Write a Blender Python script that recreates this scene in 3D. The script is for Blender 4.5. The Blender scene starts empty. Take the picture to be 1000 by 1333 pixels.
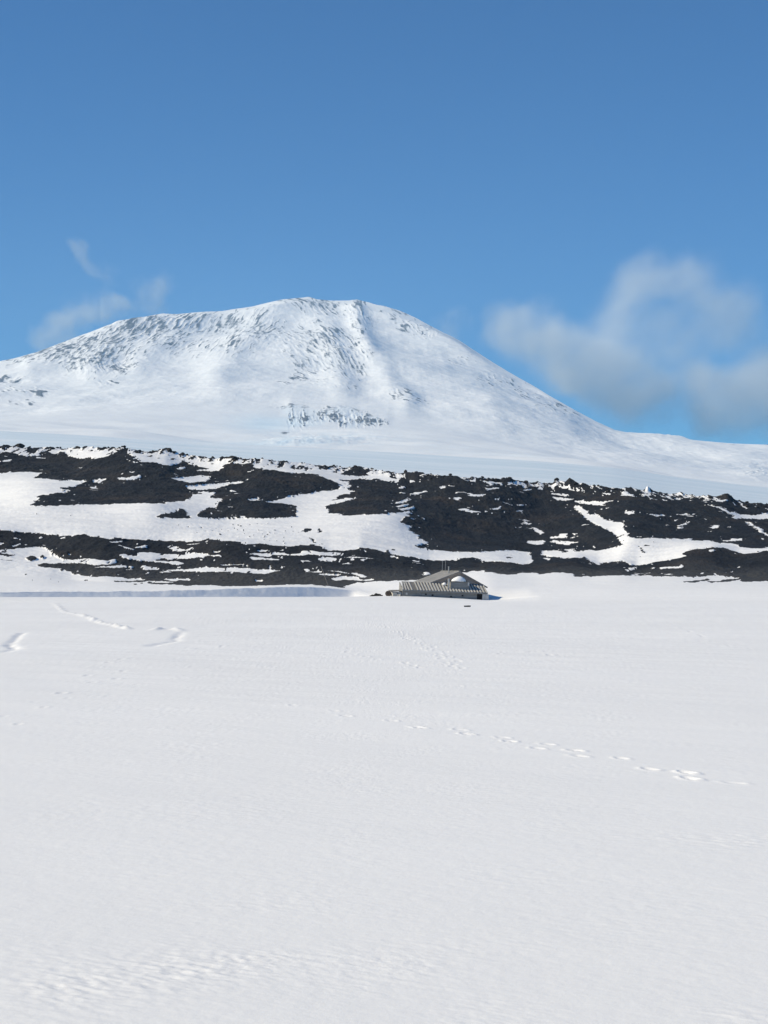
import bpy, bmesh, math, random
import numpy as np
from mathutils import Matrix, Vector

random.seed(7)
C = bpy.context.scene.collection
R = math.radians
scn = bpy.context.scene

# ------------------------------------------------------------------ camera geometry
F = 2000.0
PITCH = math.atan(68.5 / F)
CP, SP = math.cos(PITCH), math.sin(PITCH)

def unproj(u, y, Y):
    """photo direction (u, y) met at world depth Y (camera stands at the origin)"""
    v = 666.5 - y
    yw = F * CP - v * SP
    zw = F * SP + v * CP
    return (u - 500.0) * Y / yw, zw * Y / yw

def proj(x, Y, z):
    d = Y * CP + z * SP
    v = -Y * SP + z * CP
    return 500.0 + F * x / d, 666.5 - F * v / d

# ------------------------------------------------------------------ numpy noise
_rng = np.random.RandomState(11)
_perm = _rng.permutation(4096).astype(np.int32)
_ang = _rng.rand(4096) * 2 * math.pi
_gx, _gy = np.cos(_ang), np.sin(_ang)

def perlin(x, y, seed=0):
    xi = np.floor(x).astype(np.int64); yi = np.floor(y).astype(np.int64)
    xf = x - xi; yf = y - yi
    u = xf * xf * xf * (xf * (xf * 6 - 15) + 10)
    v = yf * yf * yf * (yf * (yf * 6 - 15) + 10)
    def g(ix, iy, fx, fy):
        h = _perm[(_perm[(ix + seed * 131) & 4095] + iy) & 4095]
        return _gx[h] * fx + _gy[h] * fy
    n00 = g(xi, yi, xf, yf); n10 = g(xi + 1, yi, xf - 1, yf)
    n01 = g(xi, yi + 1, xf, yf - 1); n11 = g(xi + 1, yi + 1, xf - 1, yf - 1)
    a = n00 + u * (n10 - n00); b = n01 + u * (n11 - n01)
    return (a + v * (b - a)) * 1.5

def fbm(x, y, octv=4, seed=0, gain=0.5):
    s = 0.0; a = 1.0; f = 1.0
    for k in range(octv):
        s = s + a * perlin(x * f + 17.3 * k, y * f - 9.1 * k, seed + k)
        a *= gain; f *= 2.03
    return s

def ridged(x, y, octv=4, seed=0, gain=0.5):
    s = 0.0; a = 1.0; f = 1.0
    for k in range(octv):
        s = s + a * (1 - 2 * np.abs(perlin(x * f + 7.7 * k, y * f + 3.3 * k, seed + k)))
        a *= gain; f *= 2.07
    return s

def sstep(a, b, x):
    t = np.clip((x - a) / (b - a), 0, 1)
    return t * t * (3 - 2 * t)

def gsmooth(a, sig, axis=0):
    n = int(sig * 3) + 1
    k = np.exp(-0.5 * (np.arange(-n, n + 1) / sig) ** 2); k /= k.sum()
    pad = [(0, 0)] * a.ndim; pad[axis] = (n, n)
    p = np.pad(a, pad, mode='edge')
    out = np.zeros_like(a)
    for i, w in enumerate(k):
        sl = [slice(None)] * a.ndim; sl[axis] = slice(i, i + a.shape[axis])
        out += w * p[tuple(sl)]
    return out

def inpoly(px, py, poly):
    poly = np.asarray(poly, float)
    ins = np.zeros(px.shape, bool)
    x0, y0 = poly.min(0) - .01; x1, y1 = poly.max(0) + .01
    idx = np.nonzero((px > x0) & (px < x1) & (py > y0) & (py < y1))
    if len(idx[0]) == 0: return ins
    qx, qy = px[idx], py[idx]
    r = np.zeros(qx.shape, bool)
    n = len(poly)
    for i in range(n):
        ax, ay = poly[i]; bx, by = poly[(i + 1) % n]
        if ay == by: continue
        c = ((ay > qy) != (by > qy)) & (qx < (bx - ax) * (qy - ay) / (by - ay) + ax)
        r ^= c
    ins[idx] = r
    return ins

def interp(u, pts):
    p = np.asarray(pts, float)
    return np.interp(u, p[:, 0], p[:, 1])

# ------------------------------------------------------------------ object helpers
def tag(o, label=None, cat=None, group=None, kind=None):
    if label: o['label'] = label
    if cat: o['category'] = cat
    if group: o['group'] = group
    if kind: o['kind'] = kind
    return o

def np_mesh(name, verts, quads, mat, smooth=True, attrs=None):
    me = bpy.data.meshes.new(name)
    nv, nf = len(verts), len(quads)
    me.vertices.add(nv); me.vertices.foreach_set('co', np.ascontiguousarray(verts, dtype=np.float32).ravel())
    me.loops.add(nf * 4); me.loops.foreach_set('vertex_index', np.ascontiguousarray(quads, dtype=np.int32).ravel())
    me.polygons.add(nf)
    me.polygons.foreach_set('loop_start', np.arange(0, nf * 4, 4, dtype=np.int32))
    if smooth: me.polygons.foreach_set('use_smooth', np.ones(nf, dtype=bool))
    if attrs:
        for k, a in attrs.items():
            at = me.attributes.new(k, 'FLOAT', 'POINT')
            at.data.foreach_set('value', np.ascontiguousarray(a, dtype=np.float32).ravel())
    me.update(calc_edges=True)
    me.materials.append(mat)
    o = bpy.data.objects.new(name, me); C.objects.link(o)
    return o

def grid_quads(nr, nc):
    i = np.arange(nr * nc).reshape(nr, nc)
    return np.stack([i[:-1, :-1], i[:-1, 1:], i[1:, 1:], i[1:, :-1]], -1).reshape(-1, 4)

def subset(verts, quads, keep, attrs=None):
    q = quads[keep]
    used = np.unique(q)
    m = np.full(len(verts), -1, np.int64); m[used] = np.arange(len(used))
    return verts[used], m[q], ({k: a.ravel()[used] for k, a in attrs.items()} if attrs else None)

# ------------------------------------------------------------------ materials
def new_mat(name):
    m = bpy.data.materials.new(name); m.use_nodes = True
    nt = m.node_tree
    b = nt.nodes['Principled BSDF']
    return m, nt, b

def N(nt, typ, **kw):
    n = nt.nodes.new(typ)
    for k, v in kw.items():
        if k in n.inputs: n.inputs[k].default_value = v
        else: setattr(n, k, v)
    return n

def noise(nt, vec, scale, detail=4.0, rough=0.55):
    n = N(nt, 'ShaderNodeTexNoise', Scale=scale, Detail=detail, Roughness=rough)
    if vec is not None: nt.links.new(vec, n.inputs['Vector'])
    return n.outputs['Fac']

def ramp(nt, fac, stops):
    r = nt.nodes.new('ShaderNodeValToRGB')
    el = r.color_ramp.elements
    while len(el) < len(stops): el.new(0.5)
    for e, (p, c) in zip(el, stops):
        e.position = p; e.color = (*c, 1) if len(c) == 3 else c
    nt.links.new(fac, r.inputs['Fac'])
    return r.outputs['Color']

def mixc(nt, fac, a, b):
    m = nt.nodes.new('ShaderNodeMix'); m.data_type = 'RGBA'
    for s, v in ((m.inputs[0], fac), (m.inputs[6], a), (m.inputs[7], b)):
        if hasattr(v, 'is_linked') or hasattr(v, 'links'): nt.links.new(v, s)
        elif isinstance(v, (int, float)): s.default_value = v
        else: s.default_value = (*v, 1)
    return m.outputs[2]

def bump(nt, b, height, strength, dist):
    bp = N(nt, 'ShaderNodeBump', Strength=strength, Distance=dist)
    nt.links.new(height, bp.inputs['Height'])
    if b is not None: nt.links.new(bp.outputs['Normal'], b.inputs['Normal'])
    return bp

def snow_mat(name, base=(.90, .888, .875), scale=1.0, strength=.35, dist=.01, grime=.0):
    m, nt, b = new_mat(name)
    tc = nt.nodes.new('ShaderNodeTexCoord'); v = tc.outputs['Object']
    n1 = noise(nt, v, .09 * scale, 5)
    lo = tuple(c * (.965 - grime) for c in base)
    col = ramp(nt, n1, [(.35, lo), (.62, base)])
    nt.links.new(col, b.inputs['Base Color'])
    b.inputs['Roughness'].default_value = .7
    b.inputs['Specular IOR Level'].default_value = .15
    n2 = noise(nt, v, 9 * scale, 7, .62)
    bump(nt, b, n2, strength, dist)
    return m

M = {}
M['snow'] = snow_mat('wind_packed_snow', strength=.36, dist=.012)
M['slope_snow'] = snow_mat('slope_snow', scale=.25, strength=.4, dist=.05, grime=.005)
M['drift'] = snow_mat('drifted_snow', strength=.3)

def lava_mat():
    m, nt, b = new_mat('black_lava')
    tc = nt.nodes.new('ShaderNodeTexCoord'); v = tc.outputs['Object']
    n1 = noise(nt, v, .10, 8, .68)
    c = ramp(nt, n1, [(.28, (.007, .009, .012)), (.5, (.0115, .0132, .0165)), (.75, (.023, .023, .025))])
    n3 = noise(nt, v, .035, 3)
    c = mixc(nt, ramp(nt, n3, [(.52, (0, 0, 0)), (.75, (.8, .8, .8))]), c, (.042, .033, .027))
    mp = N(nt, 'ShaderNodeMapping'); mp.inputs['Scale'].default_value = (.22, .018, .05); nt.links.new(v, mp.inputs[0])
    n5 = noise(nt, mp.outputs[0], 1.0, 5, .6)                       # scree running down the slope
    c = mixc(nt, ramp(nt, n5, [(.48, (0, 0, 0)), (.72, (.5, .5, .5))]), c, (.044, .041, .038))
    # loose gravel beach along the foot of the rocks
    sx = nt.nodes.new('ShaderNodeSeparateXYZ'); nt.links.new(v, sx.inputs[0])
    mr = N(nt, 'ShaderNodeMapRange'); mr.inputs[1].default_value = 297; mr.inputs[2].default_value = 325
    mr.inputs[3].default_value = .85; mr.inputs[4].default_value = 0
    nt.links.new(sx.outputs['Y'], mr.inputs[0])
    n4 = noise(nt, v, 1.5, 6)
    c = mixc(nt, mr.outputs[0], c, ramp(nt, n4, [(.3, (.040, .040, .041)), (.7, (.070, .069, .067))]))
    nt.links.new(c, b.inputs['Base Color'])
    b.inputs['Roughness'].default_value = .9
    b.inputs['Specular IOR Level'].default_value = .2
    n2 = noise(nt, v, .9, 9, .7)
    bump(nt, b, n2, .6, .22)
    return m
M['lava'] = lava_mat()

def boulder_mat():
    m, nt, b = new_mat('boulder_basalt')
    tc = nt.nodes.new('ShaderNodeTexCoord'); v = tc.outputs['Object']
    c = ramp(nt, noise(nt, v, 1.6, 6), [(.3, (.014, .015, .018)), (.7, (.040, .037, .035))])
    nt.links.new(c, b.inputs['Base Color']); b.inputs['Roughness'].default_value = .9
    b.inputs['Specular IOR Level'].default_value = .2
    bump(nt, b, noise(nt, v, 4, 6), .7, .1)
    return m
M['boulder'] = boulder_mat()

def mountain_mat():
    m, nt, b = new_mat('mountain_snow_and_rock')
    tc = nt.nodes.new('ShaderNodeTexCoord'); v = tc.outputs['Object']
    at = nt.nodes.new('ShaderNodeAttribute'); at.attribute_name = 'rock'
    nz = noise(nt, v, .016, 8, .7)
    s = N(nt, 'ShaderNodeMath', operation='MULTIPLY_ADD'); nt.links.new(nz, s.inputs[0])
    s.inputs[1].default_value = 1.1; s.inputs[2].default_value = -.56
    a = N(nt, 'ShaderNodeMath', operation='ADD'); nt.links.new(at.outputs['Fac'], a.inputs[0]); nt.links.new(s.outputs[0], a.inputs[1])
    f = ramp(nt, a.outputs[0], [(.34, (0, 0, 0)), (.74, (1, 1, 1))])
    rc = ramp(nt, noise(nt, v, .02, 5), [(.3, (.075, .085, .105)), (.7, (.20, .21, .23))])  # rock tones tinted bluer: cast of distant haze and shade put into the colour
    sn = ramp(nt, noise(nt, v, .0012, 5), [(.35, (.79, .80, .81)), (.62, (.85, .85, .85))])
    ai = nt.nodes.new('ShaderNodeAttribute'); ai.attribute_name = 'ice'
    sn = mixc(nt, ai.outputs['Fac'], sn, (.56, .71, .82))
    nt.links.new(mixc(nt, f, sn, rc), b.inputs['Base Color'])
    b.inputs['Roughness'].default_value = .85; b.inputs['Specular IOR Level'].default_value = .1
    bump(nt, b, noise(nt, v, .010, 6, .55), .4, 5)
    return m
M['mountain'] = mountain_mat()

def glacier_mat():
    m, nt, b = new_mat('blue_white_glacier')
    tc = nt.nodes.new('ShaderNodeTexCoord')
    mp = N(nt, 'ShaderNodeMapping'); mp.inputs['Scale'].default_value = (.35, 1, 1); nt.links.new(tc.outputs['Object'], mp.inputs[0])
    c = ramp(nt, noise(nt, mp.outputs[0], .004, 6, .6), [(.3, (.60, .70, .76)), (.55, (.70, .77, .82)), (.75, (.79, .83, .86))])
    nt.links.new(c, b.inputs['Base Color'])
    b.inputs['Roughness'].default_value = .8; b.inputs['Specular IOR Level'].default_value = .15
    bump(nt, b, noise(nt, mp.outputs[0], .02, 6), .5, 3)
    return m
M['glacier'] = glacier_mat()

def wood_mat(name, a, bcol, stretch=(1, 1, 1), scale=3.0, rough=.85, boards=None):
    m, nt, b = new_mat(name)
    tc = nt.nodes.new('ShaderNodeTexCoord')
    mp = N(nt, 'ShaderNodeMapping'); mp.inputs['Scale'].default_value = stretch; nt.links.new(tc.outputs['Object'], mp.inputs[0])
    n = noise(nt, mp.outputs[0], scale, 6, .65)
    c = ramp(nt, n, [(.3, a), (.7, bcol)])
    if boards:
        w = N(nt, 'ShaderNodeTexWave', Scale=boards[1], Distortion=.4); w.bands_direction = boards[0]
        nt.links.new(tc.outputs['Object'], w.inputs['Vector'])
        c = mixc(nt, ramp(nt, w.outputs['Fac'], [(.04, (.5, .5, .5)), (.22, (0, 0, 0))]), c, tuple(x * .3 for x in a))
    nt.links.new(c, b.inputs['Base Color'])
    b.inputs['Roughness'].default_value = rough
    b.inputs['Specular IOR Level'].default_value = .25
    bump(nt, b, n, .3, .01)
    return m
M['wall_boards'] = wood_mat('weathered_wall_boards', (.20, .195, .185), (.32, .31, .29), (.4, 1, 3), 2.5, boards=('Z', 1.3))
M['gable_boards'] = wood_mat('brown_gable_boards', (.30, .25, .215), (.44, .38, .335), (.4, 1, 3), 2.5, boards=('Z', 1.6))
M['roof_felt'] = wood_mat('grey_roof_felt', (.24, .235, .225), (.36, .345, .33), (1, .3, 1), 1.2)
M['lean_felt'] = wood_mat('dark_lean_to_felt', (.15, .14, .13), (.27, .255, .235), (3, .3, 1), 1.5)
M['batten'] = wood_mat('bleached_batten', (.42, .40, .36), (.62, .59, .54), (1, .4, 1), 3)
M['rake'] = wood_mat('brown_rake_board', (.20, .17, .15), (.32, .28, .25), (1, 1, 3), 2)
M['pale_board'] = wood_mat('pale_board', (.45, .43, .40), (.62, .60, .56), (1, 1, .4), 3)
M['dark'] = wood_mat('dark_opening', (.010, .010, .011), (.02, .02, .02))
M['metal'] = wood_mat('dull_metal', (.22, .23, .24), (.34, .35, .36), rough=.5)
M['drum'] = wood_mat('brown_drum_wood', (.07, .05, .04), (.16, .12, .09), (1, 1, 1), 5)
M['crate'] = wood_mat('pale_crate_wood', (.36, .33, .28), (.56, .52, .45), (.4, 1, 2), 4)
M['black_case'] = wood_mat('black_case', (.012, .014, .015), (.03, .032, .034), rough=.5)

# ------------------------------------------------------------------ FOREGROUND SNOW
def fore_plane(Y):
    return -1.7 - .0166 * Y

def seg_dist(px, py, pts):
    best = np.full(px.shape, 1e9)
    for (ax, ay), (bx, by) in zip(pts[:-1], pts[1:]):
        dx, dy = bx - ax, by - ay
        t = np.clip(((px - ax) * dx + (py - ay) * dy) / (dx * dx + dy * dy + 1e-9), 0, 1)
        best = np.minimum(best, np.hypot(px - ax - t * dx, py - ay - t * dy))
    return best

def fore_at(u, y):
    """ground point that the photo direction (u, y) meets"""
    Y = 1.7 / ((y - 735) / F - .0166) if (y - 735) / F > .0166 else 230
    for _ in range(4):
        _, z1 = unproj(u, y, 1.0)
        Y = 1.7 / (-z1 - .0166)
    return unproj(u, y, Y)[0], Y

def trail_points(path, step, wobble, rnd):
    pts = [fore_at(*p) for p in path]
    out = []; side = 1; acc = 0
    for (ax, ay), (bx, by) in zip(pts[:-1], pts[1:]):
        L = math.hypot(bx - ax, by - ay); t = acc
        dx, dy = (bx - ax) / L, (by - ay) / L
        while t < L:
            side = -side
            o = side * .12 + rnd.uniform(-wobble, wobble)
            out.append((ax + dx * t - dy * o, ay + dy * t + dx * o, dx, dy))
            t += step * rnd.uniform(.75, 1.3)
        acc = t - L
    return out

def fore_height(x, Y):
    z = fore_plane(Y)
    far = sstep(8, 60, Y)
    # broad drifts, longer across the view than in depth
    z = z + .05 * fbm(x * .05, Y * .11, 3, 1) * sstep(5, 30, Y) + .10 * far * fbm(x * .018 + 3, Y * .040, 3, 5)
    # low wind ridges
    a = x * .55 + Y * .83; c = x * .83 - Y * .55
    z = z + (.003 + .012 * far) * fbm(a * .9, c * .35, 4, 9)
    # faint ripples everywhere, stronger in sastrugi patches
    patch = np.zeros_like(x)
    for (pu, py, ru, ry, w) in ((200, 1262, 190, 30, 1.0), (330, 1250, 110, 14, .7), (90, 1285, 70, 16, .6), (250, 1180, 70, 8, .3),
                                (720, 1073, 45, 7, .6), (940, 1094, 70, 9, .6), (620, 1235, 110, 16, .5), (540, 1255, 60, 12, .45),
                                (900, 1265, 70, 12, .35), (980, 1325, 60, 12, .6), (455, 1275, 80, 20, .35),
                                (250, 808, 40, 4, .15), (290, 810, 18, 2, .4), (485, 811, 40, 3, .45), (590, 815, 60, 3, .35), (700, 800, 90, 4, .35), (850, 795, 120, 5, .35), (960, 792, 80, 5, .3)):
        cx, cY = fore_at(pu, py); _, cY1 = fore_at(pu, py - ry)
        rx = ru * cY / F; rY = abs(cY1 - cY)
        patch = patch + w * np.exp(-((x - cx) / rx) ** 2 - ((Y - cY) / rY) ** 2)
    n = fbm(a * 19, c * 8, 4, 21, .62)
    nn = np.clip(fbm(x * 1.2, Y * .8, 2, 33) + .2, 0, 1)
    z = z + np.minimum(patch, 1.1) * (.0036 * n + .0014 * ridged(a * 11, c * 5, 3, 30)) * (.6 + .6 * nn) * np.clip(Y / 12, .8, 5)
    z = z + .0016 * n * (.3 + nn) * np.clip(Y / 14, .7, 3)
    return z

def prints(x, Y, z):
    rnd = random.Random(5)
    trails = [([(556, 948), (600, 954), (650, 962), (690, 970), (728, 978), (790, 987), (825, 996)], .42, .06, .9),
              ([(855, 1002), (890, 1009), (915, 1014), (945, 1016)], .30, .05, 1.1),
              ([(965, 1019), (1000, 1023)], .6, .03, .6),
              ([(490, 813), (526, 826), (552, 840), (575, 853), (600, 874)], .8, .1, .8),
              ([(455, 845), (480, 856), (512, 862), (545, 870)], 1.3, .3, .7),
              ([(860, 806), (895, 822), (930, 836), (975, 846)], 1.3, .3, .9),
              ([(640, 853), (700, 850), (765, 858)], 2.0, .3, .8),
              ([(152, 860), (140, 872), (122, 888)], 1.3, .25, .7),
              ([(88, 902), (60, 912), (42, 922)], 1.1, .15, .6),
              ([(25, 932), (8, 944), (-10, 956)], 1.1, .12, .6),
              ([(270, 830), (281, 858)], 2.0, .6, .5),
              ([(380, 920), (420, 928), (500, 938), (556, 948)], 1.0, .15, .55)]
    for path, step, wob, w in trails:
        for (px, pY, dx, dy) in trail_points(path, step, wob, rnd):
            s = w * rnd.uniform(.6, 1.2)
            L = .105; W = .05
            if pY > 25: L *= 1.25; W *= 1.5
            m = np.nonzero((np.abs(x - px) < .7) & (np.abs(Y - pY) < .7))
            if not len(m[0]): continue
            ax = x[m] - px; ay = Y[m] - pY
            e = ((ax * dx + ay * dy) / L) ** 2 + ((ax * dy - ay * dx) / W) ** 2
            d = -.016 * s * np.exp(-e ** 2.0) + .009 * s * np.exp(-((np.sqrt(e) - 1.5) / .4) ** 2) * (1 + .9 * perlin(ax * 14 + px, ay * 14 + pY, 3))
            z[m] += d * (1.6 if pY > 25 else 1)
    # the sledge track, a raised line of compacted snow, and a second short arc
    for path, h, w in (([(62, 778), (72, 786), (84, 796), (110, 803), (140, 812), (168, 818.5)], .10, .16),
                       ([(196, 821), (212, 818.5), (228, 819), (236, 821)], .08, .2),
                       ([(236, 823), (226, 836), (196, 843.5)], -.05, .18),
                       ([(30, 824), (18, 833), (12, 843), (22, 847), (4, 853)], -.07, .14)):
        pts = [fore_at(*p) for p in path]
        d = seg_dist(x, Y, pts)
        z += h * np.exp(-(d / w) ** 2) * (.7 + .9 * perlin(x * 2.3, Y * 1.3, 8))
    return z

nc = 1150; t = np.linspace(-1, 1, nc)
s = np.sign(t) * (.10 * np.abs(t) + .33 * np.abs(t) ** 2.2)
s = np.concatenate([[-26, -8, -3, -1.2, -.7, -.52], s, [.52, .7, 1.2, 3, 8, 26]])
yr = np.linspace(0, 1, 860)
im = 1352 + (780.5 - 1352) * yr ** .94
Yr = 1.7 / ((im - 735) / F - .0166)
Yr = np.clip(Yr, 1, 212); Yr[-1] = 211.0
Yr = np.concatenate([[-900, -120, -14, 1.5, 3.5], Yr])
Yg, sg = np.meshgrid(Yr, s, indexing='ij')
Xg = sg * (np.maximum(Yg, -14) + 25)
Zg = fore_height(Xg, np.maximum(Yg, 0))
Zg = prints(Xg, Yg, Zg)
wide = np.abs(sg) > .5
Zg[wide] = fore_plane(np.maximum(Yg, 0))[wide]
nr_, nc_ = Xg.shape
# beside and behind the photo's view the sheet simply carries on outwards
snow_field = np_mesh('snow_field', np.stack([Xg, Yg, Zg], -1).reshape(-1, 3), grid_quads(nr_, nc_), M['snow'])
tag(snow_field, 'broad white snow field filling the foreground in front of the hut', 'snow', kind='structure')

# ------------------------------------------------------------------ THE SLOPE BEHIND: snow, lava bank, lava ridge
L, S = 1, 0
exec_polys = []
def lp(*p): exec_polys.append((1, [(p[i], p[i + 1]) for i in range(0, len(p), 2)]))
def sp(*p): exec_polys.append((0, [(p[i], p[i + 1]) for i in range(0, len(p), 2)]))

# upper left masses
lp(-140,594, -60,592, 0,591, 8,588.6, 20,589.8, 27,592, 33,593, 40,593.5, 50,593, 60,587.4, 67,591, 75,591, 80,588, 85,591, 92,594.4, 100,596.6, 108,597, 118,595.5, 126,597, 138,594.6, 148,590, 155,587, 163,586, 166,588.6, 172,594, 180,599, 186,602.4, 200,602, 212,604.4, 222,605.5, 232,604, 238,600, 240,599, 246,604, 256,605.6, 262,608.5, 280,611, 290,609, 300,603.6, 310,605.6, 318,604.4, 324,603, 332,610, 345,611, 355,613, 370,615, 385,615.6, 400,617, 408,618, 420,621.6, 430,626, 440,629, 443,635, 430,638.4, 415,640, 400,642.5, 390,643, 375,646, 365,650, 355,652, 346,654, 350,655, 370,654.8, 380,656, 385,659, 386,666, 384,672, 376,674.8, 300,674.4, 270,674.4, 260,673, 257,671, 262,666, 270,661, 280,660.8, 284,657, 288,652, 292,649.6, 280,648.5, 270,650, 262,651, 247,650, 235,652, 215,655, 200,656, 180,655.4, 160,655.6, 110,656.6, 80,657.4, 60,658.6, 37,659, 44,654.6, 46,652, 54,649.4, 48,647.4, 50,646, 58,645, 70,643, 86,641.6, 90,638.6, 78,636.6, 82,636, 92,634.2, 105,630.4, 114,626.6, 92,625, 78,626, 70,624.6, 58,623.6, 44,623.6, 45,621, 58,614.8, 40,615.4, 20,614.6, 0,615.6, -60,617, -140,618)
sp(219,622.5, 235,622, 250,620, 262,619, 276,619.5, 270,626, 258,630, 246,630, 234,626)
sp(239,633.5, 260,632, 280,630.5, 300,628, 316,626.5, 314,628.5, 290,633.5, 275,637, 262,638, 248,637.5)
sp(247,651, 250,645, 262,642, 258,640, 268,639.5, 281,640, 279,645, 272,648, 282,648.5, 292,649.5, 282,653, 262,652)
lp(203,674, 208,671, 215,669, 225,667, 232,665, 233,662, 238,662, 243,668, 250,674.5)
for q in ((5,599,15,598,14,601,4,602.5), (119,625,128,623.5,140,623.8,130,628.5,122,628), (117,634.5,126,632.5,126,635,118,636),
          (154,622,170,620.5,183,618,183,621,170,624,156,625), (165,613.5,178,614,172,616), (180,605.5,185,605,184,607), (103,607.5,107,607.5,107,609.5,103,609.5),
          (72,607,75,607,75,608.5), (232,608,242,607,240,610.5,231,610.5), (256,612,275,609.8,293,608,292,610.5,285,614,262,613.5),
          (322,651,335,648.5,336,645.5,337,648,336,652.5,325,652), (300,638,307,638,306,639.5,299,639.5), (295,659,303,659,302,660,296,660),
          (311,672.5,319,672.3,318,674,312,674)): sp(*q)
# right hand mass up to the crest
lp(441,625, 455,624, 470,624, 480,625.2, 490,624, 497,626.5, 510,626, 520,624, 527,620.5, 533,617, 545,617.5, 560,619, 580,620, 600,622, 640,625, 680,627, 720,629.5, 760,633, 800,637, 840,641, 880,646, 920,650, 950,650, 1000,656, 1140,664, 1140,716, 1060,716, 1000,712, 990,714, 980,713.6, 965,712, 955,708, 942,706.5, 938,707.4, 925,703.6, 885,702, 850,700.8, 820,699.6, 817,694, 812,688, 812,683, 813,679.6, 796,678.4, 788,676, 778,670, 767,670, 764,665, 757,660, 746,658, 752,662, 757,671, 765,677, 780,685, 795,693, 803,698, 808,706, 811,710, 800,712, 780,716.4, 765,715.2, 740,715, 720,717, 704,717.5, 692,719, 679,718, 674,716.4, 660,716.4, 640,717, 620,718.4, 600,718, 584,717.4, 566,716, 552,714, 541,711, 550,709, 559.6,705.6, 552,703, 545,701, 546,697, 541,695, 532,690, 536,685, 527,683, 521,680, 527,675, 534,672, 533,664.5, 520,667, 500,669.5, 470,670, 447,671, 446,668.5, 428,668, 428,663, 422,659, 440,655, 452,652, 465,648, 450,648, 458,641, 462,640.5, 452,636, 457,633, 455,630, 452,627)
lp(432,651, 445,645, 456,643, 463,641, 465,645, 452,647)
lp(445,618, 446,616, 460,611, 465,608, 472,610, 477,615, 480,619, 466,620.5)
for q in ((513,624.5,520,624,519,627,513,627), (533,625,541,625,540,627,534,627.3), (543,627,548,626,548,627.5), (520,633,527,633,526,635,521,635),
          (571,635,579,635,578,636.4,572,636.4), (533,642.5,542,641,556,638,556,640,545,643,534,644.3), (514,653.5,525,651,534,649,534,651.5,522,655,515,655.5),
          (507,654,511,654,511,655.5), (514,659,524,657,532,655.5,532,658.5,516,660.5), (516,663,530,660.5,540,659,539,662,520,664.5), (535,676,542,675,541,677.5,535,678.3),
          (543,670.5,547,670.5,546,672), (584,648,588,648,588,649.5,584,649.5), (591,647.5,600,647,600,650,591,650), (603,640.5,607,642,617,643.5,634,643.5,632,646,620,647,610,645),
          (633,636,649,634.5,650,636.2,635,637.7), (642,649.5,649,649.5,648,651.5,643,651.5), (661,649.5,667,649.5,667,651,661,651), (596,662,605,661,615,664,628,666.5,625,667.5,612,666.3,600,664),
          (635,662.5,645,661,654,658.5,652,661.5,645,663.8,637,664), (672,657,682,656.5,681,658.2,673,658.2), (672,666,681,664.5,680,666.5,675,667.5), (674,686.5,681,686,680,688,675,688),
          (680,679,686,679,692,682,690,684,684,682), (691,686,697,687,709,693,705,696.5,698,693), (685,706,690,704,711,704,709,708,695,709.5,687,708),
          (715,706,722,703,742,704.5,757,705.5,742,707.5,740,710.5,728,708.5), (714,700,727,698.5,728,695,740,695.5,738,698,730,701,716,701.3), (745,694,752,693.5,752,695,745,695.5),
          (772,710,775,710,775,712.3,772,712.3), (696,711.5,702,711.5,701,713), (716,642,725,641.5,739,643.5,738,646,722,644.5), (718,647,735,648,751,649,740,651.5,725,652),
          (747,653,760,651,768,654,780,653.5,800,652.5,799,655,788,655.5,787,658.5,770,658,757,655.5), (680,638,694,636.5,692,638.5,682,639), (729,635,743,634,743,636,730,636.5),
          (759,637.5,773,634,772,637,762,638), (785,642,800,642.5,800,644,786,643.7), (745,658,755,658,760,665,757,667,750,663), (762,664,765,664,767,671,763,671), (772,667,778,669.5,776,672),
          (812,666,826,665,826,668.5,814,668.5), (781,663,785,663,784,665), (849,670,865,669.5,864,672,852,672), (881,669.5,884,669.5,884,671,881,671), (886,669.5,898,669.5,898,671.2,887,671.2),
          (901,669,906,669.5,905,671,902,671), (877,676.5,883,675,884,677,878,678), (881,683.5,890,681,898,677.5,899,679.5,890,683.5,882,685), (881,686,889,685.5,889,688,883,688),
          (916,675.5,920,675.5,919,677.2), (925,683,927,684,936,684.5,936,687.5,930,689,924,688.5,927,686), (889,700.5,901,700.2,900,702.5,889,702.5),
          (940,704,950,703,953,701,966,701,965,704,955,704.5,945,705.5), (991,700.5,997,701,995,702.3), (937,698.5,941,698.5,940,700),
          (920,656.8,928,657.5,931,659,946,661.5,947,664,950,666,960,666,960,668.5,972,670,985,670,1000,668.5,1140,664,1140,674,1000,674.8,980,675,960,675.5,953,673,957,671.5,948,668.5,942,664.5,932,661,922,658.5),
          (966,678,980,682,990,687,996,688,992,690,1000,696,1060,713,1140,716,1140,722,1060,718,1000,699.5,990,692.5,984,687.5,974,682,966,679.8), (980,679.5,986,680.5,984,682),
          (606,626,612,624.5,620,625,619,628,608,627.5), (624,625,629,625,628,627), (630,626.5,642,626.5,655,628.5,650,629.5,635,628.5),
          (658,629,675,628,690,629,705,628.5,715,631,728,632.5,725,634.5,710,633.2,695,633.7,680,633,662,630.8),
          (800,643.2,812,642.5,825,643,823,645,805,644.8), (800,640,808,640,807,641.2,801,641.2), (836,643.5,850,644,846,646,838,645.5), (856,645,874,646,872,648.5,860,648), (878,649,890,647,888,651,880,651),
          (905,647.5,915,648,912,649.5), (914,650,926,650.5,925,652,916,652), (930,650.5,948,650,947,652.5,932,652.5), (908,645.5,914,645,913,647)): sp(*q)
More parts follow.
